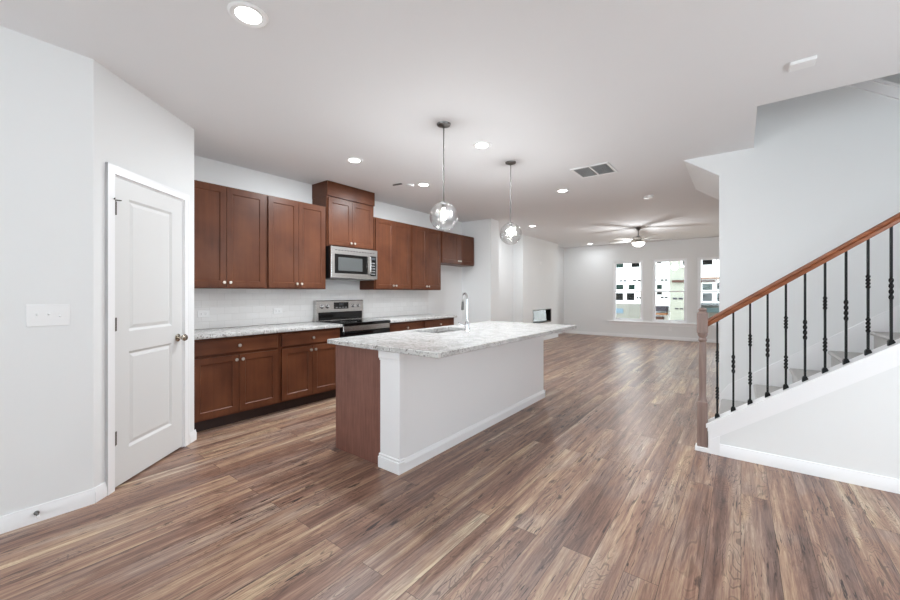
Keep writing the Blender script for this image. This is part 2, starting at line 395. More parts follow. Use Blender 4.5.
# ------------------------------------------------------------------ room shell
struct(MB().box(-4.67, 2.87, -3.12, 12.12, -0.12, 0.0).build('floor', M['floor']))
c = MB()
c.box(-4.67, 2.87, -3.12, 3.78, CZ, 3.05)
c.box(-4.67, 0.10, 3.78, 4.84, CZ, 3.05)
c.box(-4.67, -0.50, 4.84, 6.33, CZ, 3.05)
c.box(-4.67, 1.02, 6.33, 12.12, CZ, 3.05)
struct(c.build('ceiling', M['ceiling'], smooth=False))
# left wall beside the camera, kitchen wall, walls around the pantry
struct(MB().box(LX-0.12, LX, -3.0, 0.525, 0, CZ).build('wall_left', M['wall']))
struct(MB().box(KX-0.12, KX, -3.0, 12.0, 0, CZ).build('wall_kitchen', M['wall']))
struct(MB().box(KX, -3.83, 1.17, 1.29, 0, CZ).build('wall_pantry_return', M['wall']))
PA = math.atan2(B_.y-A_.y, B_.x-A_.x)
PL = (B_-A_).length
s0, s1, dh = 0.135, 0.862, 2.085
w = MB(); w.box(0, s0, 0, 0.10, 0, CZ); w.box(s1, PL, 0, 0.10, 0, CZ); w.box(s0, s1, 0, 0.10, dh, CZ)
struct(place(w.build('wall_pantry', M['wall']), (A_.x, A_.y, 0), PA))
# far end wall with three window openings
WX = [(-3.043, -2.228), (-1.985, -1.154), (-0.917, -0.10)]
WZ0, WZ1 = 0.475, 2.235
w = MB(); xs = [KX-0.12] + [v for p in WX for v in p] + [1.02]
for i in range(0, len(xs), 2): w.box(xs[i], xs[i+1], BY, BY+0.12, 0, CZ)
for a, b in WX: w.box(a, b, BY, BY+0.12, 0, WZ0); w.box(a, b, BY, BY+0.12, WZ1, CZ)
struct(w.build('wall_back', M['wall']))
struct(MB().box(0.90, 1.02, 6.45, 12.0, 0, CZ).build('wall_living_right', M['wall']))
# rear wall behind the camera with two big windows
FX = [(-2.85, -0.95), (-0.05, 1.85)]
w = MB(); xs = [-4.67, -2.85, -0.95, -0.05, 1.85, 2.87]
for i in range(0, 6, 2): w.box(xs[i], xs[i+1], -3.12, -3.0, 0, CZ)
for a, b in FX: w.box(a, b, -3.12, -3.0, 0, 0.5); w.box(a, b, -3.12, -3.0, 2.4, CZ)
struct(w.build('wall_rear', M['wall']))
struct(MB().box(2.75, 2.87, -3.0, 6.45, 0, CZ).build('wall_right', M['wall']))
# short return wall past the fridge bay, and the chimney breast
struct(MB().box(KX, -3.86, 6.35, 6.65, 0, CZ).build('wall_fridge_side', M['wall']))
w = MB(); w.box(KX, -4.28, 8.55, 9.14, 0, CZ); w.box(KX, -4.28, 10.285, 10.80, 0, CZ); w.box(KX, -4.28, 9.14, 10.285, 0, 0.505); w.box(KX, -4.28, 9.14, 10.285, 0.83, CZ); w.box(KX, -4.53, 9.14, 10.285, 0.505, 0.83)
struct(w.build('wall_chimney', M['wall']))
# wall between the two stair flights, its top edge slopes with the upper flight
capz = lambda x: 3.057 - 0.72*(x-1.0)
sof = lambda x: CZ - 0.70*(x+0.5)
struct(MB().prism([(-0.18, 0), (2.75, 0), (2.75, capz(2.75)), (-0.5, capz(-0.5)), (-0.5, CZ), (-0.18, sof(-0.18))], 'y', 4.84, 4.96).build('wall_stair', M['wall'], smooth=False))
struct(MB().prism([(-0.52, capz(-0.52)), (2.75, capz(2.75)), (2.75, capz(2.75)+0.03), (-0.52, capz(-0.52)+0.03)], 'y', 4.81, 4.99).build('trim_1', M['trim']))
struct(MB().prism([(-0.50, capz(-0.50)-0.09), (2.75, capz(2.75)-0.09), (2.75, capz(2.75)), (-0.50, capz(-0.50))], 'y', 4.826, 4.84).build('trim_2', M['trim']))
struct(MB().box(-0.18, -0.06, 4.96, 6.33, 0, sof(-0.06)-0.01).build('wall_stair_end', M['wall']))
struct(MB().box(-0.5, 2.75, 6.33, 6.45, CZ, 5.5).box(-0.06, 2.75, 6.33, 6.45, 0, CZ).build('wall_stair_back', M['wall']))
w = MB(); w.box(-0.62, -0.5, 3.66, 6.45, 3.05, 5.5); w.box(-0.5, 2.87, 3.66, 3.78, 3.05, 5.5); w.box(2.75, 2.87, 3.78, 6.45, CZ, 5.5)
struct(w.build('wall_upstairs', M['wall']))
struct(MB().box(-0.62, 2.87, 3.66, 6.45, 5.5, 5.6).build('ceiling_upstairs', M['ceiling']))

# baseboards
def bb_run(name, p, q, h=0.09, t=0.014):
    p = Vector(p); q = Vector(q); d = q-p; L = d.length
    m = MB(); prof = [(0, 0), (-t, 0), (-t, h-0.03), (-t*0.55, h-0.012), (-t*0.45, h), (0, h)]
    m.prism(prof, 'x', 0, L)
    return struct(place(m.build(name, M['trim']), (p.x, p.y, 0), math.atan2(d.y, d.x)))
bb_run('baseboard_left', (LX, -3.0), (LX, 0.53))
bb_run('baseboard_pantry_near', A_, A_+(B_-A_).normalized()*(s0-0.052))
bb_run('baseboard_pantry_far', A_+(B_-A_).normalized()*(s1+0.066), B_+(B_-A_).normalized()*0.012)
bb_run('baseboard_back', (-4.55, BY), (0.9, BY))
bb_run('baseboard_chimney', (-4.28, 8.54), (-4.28, 10.81))
bb_run('baseboard_chimney_side', (KX, 8.55), (-4.28, 8.55))
bb_run('baseboard_kitchen', (KX, 6.65), (KX, 8.55))
bb_run('baseboard_kitchen_far', (KX, 10.80), (KX, BY))
bb_run('baseboard_fridge_bay', (KX, 5.30), (KX, 6.35))
bb_run('baseboard_fridge_side', (-3.86, 6.35), (-3.86, 6.65))
bb_run('baseboard_fridge_return', (KX, 6.35), (-3.86, 6.35))

# ------------------------------------------------------------------ stairs
sl = 0.71
kcap = lambda x: 0.286 + 0.7135*(x+0.152)
kb = lambda x: kcap(x)-0.03
struct(MB().prism([(-0.205, 0), (1.75, 0), (1.75, kb(1.75)), (-0.205, kb(-0.205))], 'y', 3.73, 3.83).build('wall_stair_side', M['wall'], smooth=False))
struct(MB().box(1.75, 2.75, 3.73, 3.83, 0, kb(1.75)).build('wall_stair_landing', M['wall']))
struct(MB().prism([(-0.225, kb(-0.225)), (1.75, kb(1.75)), (1.75, kcap(1.75)), (-0.225, kcap(-0.225))], 'y', 3.705, 3.845).build('trim_3', M['trim'], smooth=False))
t = MB()
t.prism([(-0.215, kb(-0.215)-0.035), (1.75, kb(1.75)-0.035), (1.75, kb(1.75)), (-0.215, kb(-0.215))], 'y', 3.712, 3.73)
t.prism([(-0.21, kb(-0.21)-0.115), (1.75, kb(1.75)-0.115), (1.75, kb(1.75)-0.03), (-0.21, kb(-0.21)-0.03)], 'y', 3.718, 3.73)
t.prism([(-0.2105, 0), (-0.135, 0), (-0.135, kb(-0.135)-0.112), (-0.2105, kb(-0.2105)-0.112)], 'y', 3.7165, 3.7295)
struct(t.build('trim_4', M['trim'], smooth=False))
bb_run('baseboard_stair', (-0.135, 3.73), (2.75, 3.73), h=0.09, t=0.018)

stairs = thing('staircase', 'grey carpeted staircase climbing behind the black iron railing', 'staircase', (0, 0, 0))
rise, run = 0.19, 0.262
for i in range(7):
    x0 = -0.16 + run*i; z1 = 0.205 + rise*i
    z0 = 0.0 if i == 0 else z1-rise-0.001
    m = MB()
    pts = [(x0+0.022, z0), (x0+0.022, z1-0.035), (x0+0.004, z1-0.030), (x0-0.004, z1-0.014), (x0+0.008, z1), (x0+run+0.03, z1), (x0+run+0.03, z0)]
    m.prism(pts, 'y', 3.84, 4.825); m.build('step', M['carpet'], stairs)
x0 = -0.16+run*7; z1 = 0.205+rise*7
MB().prism([(x0+0.02, z1-rise), (x0+0.02, z1-0.03), (x0, z1-0.015), (x0+0.008, z1), (2.74, z1), (2.74, z1-0.2), (x0+0.05, z1-0.2)], 'y', 3.84, 4.825).build('landing', M['carpet'], stairs)
# skirt board along the wall
nz = lambda x: 0.205 + 0.725*(x+0.16)
struct(MB().prism([(-0.175, 0.0), (0.15, 0.0), (1.67, 1.10), (1.67, nz(1.67)+0.11), (-0.10, nz(-0.10)+0.11), (-0.175, nz(-0.175)+0.05)], 'y', 4.826, 4.84).build('trim_5', M['trim']))
# the upper flight: sloping underside seen as a soffit below the ceiling
u = MB(); xt = 1.75
u.prism([(-0.5, CZ), (xt, sof(xt)), (xt, sof(xt)+0.30), (-0.5, CZ+0.30)], 'y', 4.97, 6.32)
struct(u.build('ceiling_stair_soffit', M['wall'], smooth=False))

railing = thing('stair_railing', 'wood handrail on black twisted iron balusters with turned newel post', 'railing', (-0.252, 3.765, 0))
def rl(m, name, mat):
    return m
RZ = lambda x: 1.395 + sl*(x-0.31)      # underside of the rail
# handrail
ang = math.atan(sl); prof = [(-0.020, 0), (0.020, 0), (0.028, 0.012), (0.030, 0.024), (0.024, 0.032), (0.031, 0.040), (0.030, 0.052), (0.018, 0.060), (-0.018, 0.060), (-0.030, 0.052), (-0.031, 0.040), (-0.024, 0.032), (-0.030, 0.024), (-0.028, 0.012)]
m = MB(); xa, xb = -0.225, 2.70
def ringv(x):
    return [m.bm.verts.new((x+0.252, p[0], RZ(x)+p[1]*1.1)) for p in prof]
a = ringv(xa); b = ringv(xb)
m.bm.faces.new(a); m.bm.faces.new(b[::-1])
for i in range(len(prof)): m.bm.faces.new((a[i], b[i], b[(i+1) % len(prof)], a[(i+1) % len(prof)]))
m.build('handrail', M['rail'], railing)
# newel
m = MB()
m.box(-0.036, 0.036, -0.036, 0.036, 0.036, 0.405, 0.003)
prof = [(0.034, 0.405), (0.030, 0.412), (0.030, 0.420), (0.026, 0.428), (0.0245, 0.50), (0.0265, 0.62), (0.0275, 0.72), (0.0255, 0.84), (0.023, 0.895), (0.028, 0.902), (0.031, 0.912), (0.028, 0.922), (0.024, 0.93), (0.031, 0.942), (0.036, 0.955), (0.036, 0.97)]
m.lathe(prof, 24)
m.box(-0.038, 0.038, -0.038, 0.038, 0.968, 1.135, 0.004)
m.lathe([(0.034, 1.134), (0.030, 1.141), (0.022, 1.146), (0.024, 1.152), (0.030, 1.158), (0.030, 1.165), (0.020, 1.174), (0.0, 1.178)], 24)
m.build('newel_post', M['newel'], railing)
MB().box(-0.050, 0.046, -0.050, 0.046, 0.0, 0.036, 0.004).build('plinth', M['trim'], railing)
bal_x = [-0.153 + 0.1048*i for i in range(18)]
for i, x in enumerate(bal_x):
    zb, zt = kcap(x)-0.004, RZ(x)+0.006
    if x > 1.75: zb = kcap(1.75)
    L = zt-zb; m = MB(); w_ = 0.0066
    secs = [(0.31, 0.43), (0.68, 0.81)] if i % 2 == 0 else [(0.43, 0.62)]
    zs = [0.0]
    # square bar of stacked sections, twisted where the knuckles are
    prof = [(0.0, w_, 0.0)]
    def add(zf, r, a): prof.append((zf, r, a))
    for (f0, f1) in secs:
        a0 = L*(1-f1); a1 = L*(1-f0); n = 12
        add(a0-0.004, w_, 0)
        for k in range(n+1):
            q = k/n; bul = 1.0 + 0.38*abs(math.sin(PI*q*4))
            add(a0+(a1-a0)*q, w_*bul, PI*2*q)
        add(a1+0.004, w_, 0)
    pr = sorted(prof, key=lambda p: p[0]) + [(L, w_, 0)]
    rings = [[m.bm.verts.new((r*1.414*math.cos(PI/4+a+k*PI/2), r*1.414*math.sin(PI/4+a+k*PI/2), z)) for k in range(4)] for z, r, a in pr]
    for P, Q in zip(rings, rings[1:]):
        for k in range(4): m.bm.faces.new((P[k], P[(k+1) % 4], Q[(k+1) % 4], Q[k]))
    m.bm.faces.new(rings[0][::-1]); m.bm.faces.new(rings[-1])
    bo = m.build('baluster', M['iron'], railing, smooth=False); bo.location = (x+0.252, 0.01, zb)
    m = MB(); sh = 0.0 if x > 1.75 else 0.7135
    q = 0.016; b4 = [(-q, -q), (q, -q), (q, q), (-q, q)]
    lo = [m.bm.verts.new((px, py, px*sh-0.002)) for px, py in b4]
    mi = [m.bm.verts.new((px, py, 0.022)) for px, py in b4]
    hi = [m.bm.verts.new((px*0.6, py*0.6, 0.036)) for px, py in b4]
    for P, Q in ((lo, mi), (mi, hi)):
        for k in range(4): m.bm.faces.new((P[k], P[(k+1) % 4], Q[(k+1) % 4], Q[k]))
    m.bm.faces.new(lo[::-1]); m.bm.faces.new(hi)
    m.build('shoe', M['iron'], bo, smooth=False)

# ------------------------------------------------------------------ pantry door
dr = thing('door_1', 'white two panel pantry door', 'door', (A_.x, A_.y, 0), PA); struct(dr)
for k in ('label', 'category'): del dr[k]
x0, x1 = s0+0.018, s1-0.018
m = MB(); m.framed(x0, x1, 0.012, 2.068, 0.001, 0.036, [(x0+0.125, x1-0.125, 0.235, 0.895), (x0+0.125, x1-0.125, 1.035, 1.945)], 0.011, 0.016, 0.004, 0.022, 0.007)
m.build('door_leaf', M['door'], dr, smooth=False)
m = MB(); cw = 0.057
for a, b in ((s0-cw+0.006, s0+0.006), (s1-0.006, s1+cw-0.006)):
    m.prism([(a, -0.016), (b, -0.016), (b, 0.0), (a, 0.0)], 'z', 0, dh+cw-0.006)
m.box(s0-cw+0.006, s1+cw-0.006, -0.017, 0, dh-0.006, dh+cw-0.006)
m.box(s0-cw+0.006, s0-cw+0.018, -0.0185, 0, 0, dh+cw-0.006); m.box(s1+cw-0.018, s1+cw-0.006, -0.0185, 0, 0, dh+cw-0.006); m.box(s0-cw+0.006, s1+cw-0.006, -0.0185, 0, dh+cw-0.018, dh+cw-0.006)
m.build('door_casing', M['trim'], dr, smooth=False)
m = MB(); m.box(s0, s0+0.015, 0, 0.10, 0, dh-0.001); m.box(s1-0.015, s1, 0, 0.10, 0, dh-0.001); m.box(s0+0.015, s1-0.015, 0, 0.10, dh-0.015, dh-0.001)
m.build('door_jamb', M['trim'], dr, smooth=False)
for z in (0.335, 1.09, 1.86):
    hg = MB(); hg.box(x0+0.002, x0+0.020, -0.003, 0.0005, z-0.045, z+0.045); hg.lathe([(0.006, z-0.045), (0.006, z+0.045)], 10, T(x0-0.004, -0.006, 0))
    if z > 1.8: hg.tube([(x0-0.004, 0.0, z+0.05), (x0-0.03, -0.03, z+0.055)], 0.004, 8); hg.tube([(x0-0.004, 0.0, z+0.05), (x0+0.035, -0.02, z+0.055)], 0.004, 8)
    hg.build('hinge', M['hinge'], dr)
kb_ = MB(); kb_.lathe([(0.032, 0), (0.032, 0.006), (0.012, 0.010), (0.011, 0.035), (0.020, 0.040), (0.027, 0.050), (0.028, 0.060), (0.022, 0.070), (0.0, 0.073)], 24, T(x1-0.06, 0.001, 0.93) @ R(PI/2, 'X'))
kb_.build('door_knob', M['polished'], dr)

# ------------------------------------------------------------------ windows
for i, (a, b) in enumerate(WX):
    wo = bpy.data.objects.new('window_%d' % (i+1), None); COL.objects.link(wo); struct(wo); wo.location = (a, BY, WZ0)
    Wd, Hh = b-a, WZ1-WZ0; f = 0.042; mid = Hh*0.485
    m = MB()
    m.box(0, f, 0.03, 0.10, 0, Hh); m.box(Wd-f, Wd, 0.03, 0.10, 0, Hh); m.box(f, Wd-f, 0.03, 0.10, 0, f); m.box(f, Wd-f, 0.03, 0.10, Hh-f, Hh)
    m.build('window_frame', M['vinyl'], wo, smooth=False)
    m = MB(); g = 0.03
    for z0, z1_, y in ((f, mid+0.02, 0.035), (mid-0.01, Hh-f, 0.066)):
        m.box(f, f+g, y, y+0.028, z0, z1_); m.box(Wd-f-g, Wd-f, y, y+0.028, z0, z1_); m.box(f+g, Wd-f-g, y, y+0.028, z0, z0+g); m.box(f+g, Wd-f-g, y, y+0.028, z1_-g, z1_)
    m.box(Wd/2-0.008, Wd/2+0.008, 0.074, 0.086, mid+0.02, Hh-f-g)
    m.build('window_sash', M['vinyl'], wo, smooth=False)
    m = MB(); m.box(f+g, Wd-f-g, 0.047, 0.051, f+g, mid-0.01); m.box(f+g, Wd-f-g, 0.088, 0.092, mid+0.02, Hh-f-g)
    m.build('window_pane', M['window_glass'], wo, smooth=False)
struct(MB().box(-3.19, 0.05, BY-0.05, BY+0.03, WZ0-0.035, WZ0-0.001, 0.004).build('trim_6', M['trim']))
struct(MB().box(-3.15, 0.01, BY-0.016, BY-0.001, WZ0-0.10, WZ0-0.036).build('trim_7', M['trim']))
for i, (a, b) in enumerate(FX):
    wo = bpy.data.objects.new('window_%d' % (i+4), None); COL.objects.link(wo); struct(wo); wo.location = (a, -3.06, 0.5)
    m = MB(); Wd, Hh, f = b-a, 1.9, 0.06
    m.box(0, f, -0.03, 0.03, 0, Hh); m.box(Wd-f, Wd, -0.03, 0.03, 0, Hh); m.box(f, Wd-f, -0.03, 0.03, 0, f); m.box(f, Wd-f, -0.03, 0.03, Hh-f, Hh)
    m.box(Wd/2-0.03, Wd/2+0.03, -0.03, 0.03, f, Hh-f); m.box(f, Wd-f, -0.02, 0.02, Hh/2-0.02, Hh/2+0.02)
    m.build('window_frame', M['vinyl'], wo, smooth=False)
    MB().box(f, Wd-f, -0.004, 0.0, f, Hh-f).build('window_pane', M['window_glass'], wo)

# ------------------------------------------------------------------ kitchen cabinets (local x runs along the wall, -y faces the room)
QR = PI/2
def knob(parent, x, z, yf):
    m = MB(); m.lathe([(0.006, 0), (0.005, 0.014), (0.008, 0.016), (0.0145, 0.018), (0.0155, 0.024), (0.014, 0.028), (0, 0.029)], 16, T(x, yf, z) @ R(PI/2, 'X'))
    return m.build('knob', M['nickel'], parent)
def shaker(parent, name, x0, x1, z0, z1, yf, rail=0.057, kx=None, kz=None):
    m = MB(); m.framed(x0, x1, z0, z1, yf-0.019, yf-0.001, [(x0+rail, x1-rail, z0+rail, z1-rail)], 0.008, 0.007)
    d = m.build(name, M['cab'], parent, smooth=False)
    if kx is not None: knob(d, kx, kz, yf-0.019)
    return d
def slab(parent, x0, x1, z0, z1, yf):
    m = MB(); m.box(x0, x1, yf-0.019, yf-0.001, z0, z1, 0.004)
    d = m.build('drawer', M['cabx'], parent); knob(d, (x0+x1)/2, (z0+z1)/2, yf-0.019); return d
UD = 0.34-0.019
def upper(y0, y1, z0, z1, label, doorz=None, crown=False):
    w = y1-y0-0.002
    c = thing('wall_cabinet', label, 'cabinet', (KX, y0+0.001, z0), QR, 'brown wall cabinets')
    h_ = z1-z0
    m = MB(); m.box(0, w, -UD, -0.002, 0, h_); m.build('body', M['cab'], c, smooth=False)
    d0, d1 = doorz or (0.016, h_-0.016)
    e = 0.018; mid = w/2
    shaker(c, 'door', e, mid-0.002, d0, d1, -UD, kx=mid-0.030, kz=d0+0.045)
    shaker(c, 'door', mid+0.002, w-e, d0, d1, -UD, kx=mid+0.030, kz=d0+0.045)
    if crown:
        MB().box(-0.004, w+0.004, -UD-0.021, -0.002, d1+0.022, h_+0.001).build('top_valance', M['cabx'], c, smooth=False)
    return c
UB, UT = 1.345, 2.40
upper(1.292, 2.13, UB, UT, 'tall brown two door wall cabinet next to the white pantry corner')
upper(2.13, 2.90, UB, UT, 'tall brown two door wall cabinet just before the microwave')
upper(2.912, 3.700, 1.905, CZ-0.002, 'raised brown wall cabinet with plain top board above the microwave', (0.018, 0.625), True)
upper(3.708, 4.48, UB, UT, 'tall brown two door wall cabinet just past the microwave')
upper(4.48, 5.25, UB, UT, 'tall brown two door wall cabinet touching the short fridge cabinet')
upper(5.25, 6.30, 1.83, UT, 'short brown wall cabinet over the empty fridge bay')
BD = 0.62-0.019
def base(y0, y1, label, doors=True, group='brown base cabinets', loc=None, rz=QR, drawers=1, end=True):
    w = y1-y0-0.002
    c = thing('base_cabinet', label, 'cabinet', loc or (KX, y0+0.001, 0), rz, group)
    m = MB(); m.box(0, w, -BD, -0.002, 0.114, 0.874); m.build('body', M['cab'], c, smooth=False)
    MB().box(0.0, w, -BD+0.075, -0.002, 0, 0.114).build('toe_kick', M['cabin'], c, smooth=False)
    e = 0.022; mid = w/2
    slab(c, e, w-e, 0.715, 0.850, -BD)
    shaker(c, 'door', e, mid-0.002, 0.132, 0.690, -BD, kx=mid-0.030, kz=0.645)
    shaker(c, 'door', mid+0.002, w-e, 0.132, 0.690, -BD, kx=mid+0.030, kz=0.645)
    return c
base(1.292, 2.13, 'brown base cabinet with one drawer beside the white pantry corner')
base(2.13, 2.915, 'brown base cabinet with one drawer touching the near side of the range')
base(3.715, 4.46, 'brown base cabinet touching the far side of the range')
base(4.46, 5.27, 'brown base cabinet at the far end of the kitchen wall')
def slab_top(name, x0, x1, y0, y1, z0, z1, mat, label, cat):
    return tag(MB().box(x0, x1, y0, y1, z0, z1, 0.005, 2).build(name, mat), label, cat)
slab_top('countertop', KX+0.002, -3.90, 1.293, 2.918, 0.875, 0.912, M['granite'], 'pale speckled granite worktop between the pantry and the range', 'countertop')
slab_top('countertop', KX+0.002, -3.90, 3.712, 5.30, 0.875, 0.912, M['granite'], 'pale speckled granite worktop past the range toward the fridge bay', 'countertop')
o = MB().box(0, 3.99, -0.008, -0.001, 0.913, UB-0.001).build('backsplash', M['tile']); place(o, (KX, 1.293, 0), QR)
tag(o, 'white subway tile backsplash above the kitchen worktops', 'backsplash')

# wall plates
def plate(name, label, cat, loc, rz, w, h, kind, group=None):
    t_ = thing(name, label, cat, loc, rz, group)
    MB().box(-w/2, w/2, -0.006, -0.0005, -h/2, h/2, 0.002).build('cover_plate', M['plastic'], t_)
    if kind == 'switch':
        n = 3
        for k in range(n):
            x = (k-(n-1)/2)*0.046
            MB().box(x-0.0055, x+0.0055, -0.009, -0.006, -0.013, 0.013).build('switch_slot', M['plastic'], t_)
            m = MB(); up = 1 if k != 2 else -1
            m.box(-0.004, 0.004, -0.013, 0, -0.005, 0.005, 0.001, 1, T(x, -0.008, 0.004*up) @ R(-0.5*up, 'X')); m.build('toggle', M['plastic'], t_)
    else:
        hz = w > h
        for k in (-1, 1):
            cx_, cz_ = (k*0.022, 0) if hz else (0, k*0.022)
            sock = MB().box(cx_-0.014, cx_+0.014, -0.008, -0.006, cz_-0.014, cz_+0.014, 0.001).build('socket', M['plastic'], t_)
            for q in (-1, 1):
                dx, dz = (0, q*0.006) if hz else (q*0.006, 0)
                bx = MB()
                if hz: bx.box(cx_-0.004, cx_+0.004, -0.0085, -0.0078, cz_+dz-0.001, cz_+dz+0.001)
                else: bx.box(cx_+dx-0.001, cx_+dx+0.001, -0.0085, -0.0078, cz_-0.004, cz_+0.004)
                bx.build('socket_slot', M['black'], sock)
    return t_
plate('light_switch', 'white three toggle switch plate on the left wall', 'light switch', (LX, 0.333, 1.17), QR, 0.175, 0.125, 'switch')
plate('wall_outlet', 'white outlet in the backsplash near the pantry corner', 'outlet', (KX+0.008, 1.615, 1.075), QR, 0.115, 0.072, 'o')
plate('wall_outlet', 'white outlet in the backsplash between pantry corner and range', 'outlet', (KX+0.008, 2.43, 1.075), QR, 0.115, 0.072, 'o')
plate('wall_outlet', 'white outlet low on the end wall below the windows', 'outlet', (-1.55, BY, 0.30), 0, 0.072, 0.115, 'o')
plate('wall_outlet', 'white outlet high on the chimney breast above the fireplace', 'outlet', (-4.28, 9.60, 2.10), QR, 0.115, 0.072, 'o')

# spring door stop on the left baseboard
ds = thing('door_stop', 'small metal spring door stop on the left baseboard', 'door stop', (LX+0.014, 0.285, 0.055), 0)
m = MB(); m.lathe([(0.012, 0), (0.012, 0.004), (0.006, 0.008)], 14, R(PI/2, 'Y'))
pts = [(0.006+0.055*k/90, 0.0042*math.cos(k*0.75), 0.0042*math.sin(k*0.75)) for k in range(91)]
m.tube(pts, 0.0016, 6); m.build('spring', M['dark_nickel'], ds)
MB().lathe([(0.007, 0), (0.008, 0.008), (0.005, 0.012)], 12, T(0.060, 0, 0) @ R(PI/2, 'Y')).build('rubber_tip', M['plastic'], ds)

# ------------------------------------------------------------------ range
rg = thing('kitchen_range', 'stainless steel electric range with black glass cooktop', 'range', (KX, 2.922, 0), QR)
Wr = 0.786; F = -0.655
MB().box(0, Wr, F+0.03, -0.012, 0.05, 0.885).build('body', M['black'], rg, smooth=False)
MB().box(0.03, Wr-0.03, F+0.08, -0.05, 0, 0.05).build('kick_base', M['black'], rg, smooth=False)
MB().box(-0.001, Wr+0.001, F-0.012, -0.09, 0.886, 0.921, 0.004).build('cooktop', M['black_glass'], rg)
for (cx_, cy_, r_) in ((0.2, -0.5, 0.10), (0.58, -0.5, 0.085), (0.2, -0.24, 0.075), (0.58, -0.24, 0.10)):
    MB().lathe([(r_-0.004, 0.9212), (r_-0.004, 0.9216), (r_, 0.9216), (r_, 0.9212)], 36, T(cx_, cy_, 0), cap=False).build('burner_ring', M['grey'], rg)
m = MB(); m.prism([(-0.012, 0.90), (-0.088, 0.90), (-0.080, 1.185), (-0.070, 1.195), (-0.012, 1.195)], 'x', 0.0, Wr)
bg = m.build('backguard', M['steel'], rg, smooth=False)
MB().box(0.03, Wr-0.03, -0.0905, -0.083, 0.925, 1.035).build('backguard_lower_glass', M['black_glass'], rg)
MB().box(0.275, 0.515, -0.0865, -0.080, 1.075, 1.165).build('display_panel', M['black_glass'], rg)
for k in range(4):
    MB().box(0.30+k*0.052, 0.335+k*0.052, -0.0875, -0.0865, 1.088, 1.100).build('button', M['grey'], rg)
MB().box(0.355, 0.435, -0.0875, -0.0865, 1.12, 1.15).build('clock_display', simple('clock_display', srgb(60, 62, 66), 0.3), rg)
for x in (0.085, 0.170, 0.605, 0.695):
    MB().lathe([(0.029, 0), (0.029, 0.004), (0.022, 0.006), (0.020, 0.024), (0.017, 0.028), (0, 0.029)], 20, T(x, -0.083, 1.115) @ R(PI/2, 'X')).build('burner_knob', M['chrome'], rg)
MB().box(0.004, Wr-0.004, F, F+0.03, 0.812, 0.884, 0.004).build('front_rail', M['steel'], rg)
od = MB().box(0.004, Wr-0.004, F-0.004, F+0.03, 0.27, 0.806, 0.005).build('oven_door', M['black_glass'], rg)
MB().box(0.09, Wr-0.09, F-0.0055, F-0.003, 0.36, 0.64).build('oven_window', M['black_glass'], od)
m = MB(); m.tube([(0.07, F-0.05, 0.745), (Wr-0.07, F-0.05, 0.745)], 0.012, 14)
for x in (0.10, Wr-0.10): m.tube([(x, F-0.003, 0.745), (x, F-0.05, 0.745)], 0.009, 10)
m.build('oven_handle', M['steel'], od)
MB().box(0.004, Wr-0.004, F-0.002, F+0.03, 0.07, 0.262, 0.005).build('storage_drawer', M['steel'], rg)

# ------------------------------------------------------------------ microwave
mw = thing('microwave_oven', 'stainless steel over the range microwave with dark window', 'microwave', (KX, 2.918, 1.478), QR)
Wm, Hm, Fm = 0.776, 0.422, -0.405
MB().box(0, Wm, Fm+0.02, -0.012, 0.012, Hm).build('body', M['black'], mw, smooth=False)
MB().box(0, Wm, Fm-0.008, Fm+0.02, 0.012, Hm, 0.004).build('front_frame', M['steel'], mw)
MB().box(0.055, 0.595, Fm-0.0105, Fm-0.007, 0.075, 0.325).build('door_glass', M['black_glass'], mw)
MB().box(0.105, 0.50, Fm-0.012, Fm-0.010, 0.110, 0.285).build('window_mesh', simple('microwave_window', srgb(84, 86, 86), 0.3), mw)
cp = MB().box(0.645, 0.745, Fm-0.0105, Fm-0.007, 0.055, 0.335).build('control_panel', M['black_glass'], mw)
MB().box(0.660, 0.730, Fm-0.0115, Fm-0.0105, 0.285, 0.315).build('display', simple('display_grey', srgb(70, 74, 78), 0.3), cp)
for r_ in range(5):
    for q in range(3): MB().box(0.662+q*0.024, 0.678+q*0.024, Fm-0.0112, Fm-0.0105, 0.075+r_*0.038, 0.092+r_*0.038).build('keypad_button', M['grey'], cp)
m = MB(); m.tube([(0.620, Fm-0.008, 0.070), (0.620, Fm-0.035, 0.085), (0.620, Fm-0.042, 0.13), (0.620, Fm-0.042, 0.27), (0.620, Fm-0.035, 0.315), (0.620, Fm-0.008, 0.330)], 0.010, 12); m.build('handle', M['steel'], mw)
m = MB()
for k in range(14): m.box(0.06+k*0.048, 0.092+k*0.048, Fm-0.0095, Fm-0.007, 0.372, 0.378)
m.build('vent_grille', M['black'], mw)
MB().box(0.02, Wm-0.02, Fm+0.03, -0.05, 0.0, 0.012).build('underside_filter', M['grey'], mw)

# ------------------------------------------------------------------ island
isl = thing('kitchen_island', 'white kitchen island with brown wood end panel and white corner post', 'kitchen island', (-2.30, 3.19, 0))
def L_(x): return x+2.30
def Y_(y): return y-3.19
IX0, IX1, IY0, IY1 = -2.70, -1.95, 1.95, 4.46
MB().box(L_(-2.10), L_(IX1), Y_(IY0+0.01), Y_(IY1), 0, 0.874).build('back_panel', M['trim'], isl, smooth=False)
MB().box(L_(-2.68), L_(-2.101), Y_(IY0+0.02), Y_(2.75), 0.114, 0.874).build('cabinet_body', M['cab'], isl, smooth=False)
MB().box(L_(-2.68), L_(-2.101), Y_(3.42), Y_(IY1-0.001), 0.114, 0.874).build('cabinet_body', M['cab'], isl, smooth=False)
MB().box(L_(-2.68), L_(-2.101), Y_(2.751), Y_(3.419), 0.114, 0.60).build('sink_base_body', M['cab'], isl, smooth=False)
MB().box(L_(-2.68), L_(-2.655), Y_(2.751), Y_(3.419), 0.60, 0.874).build('sink_base_rail', M['cab'], isl, smooth=False)
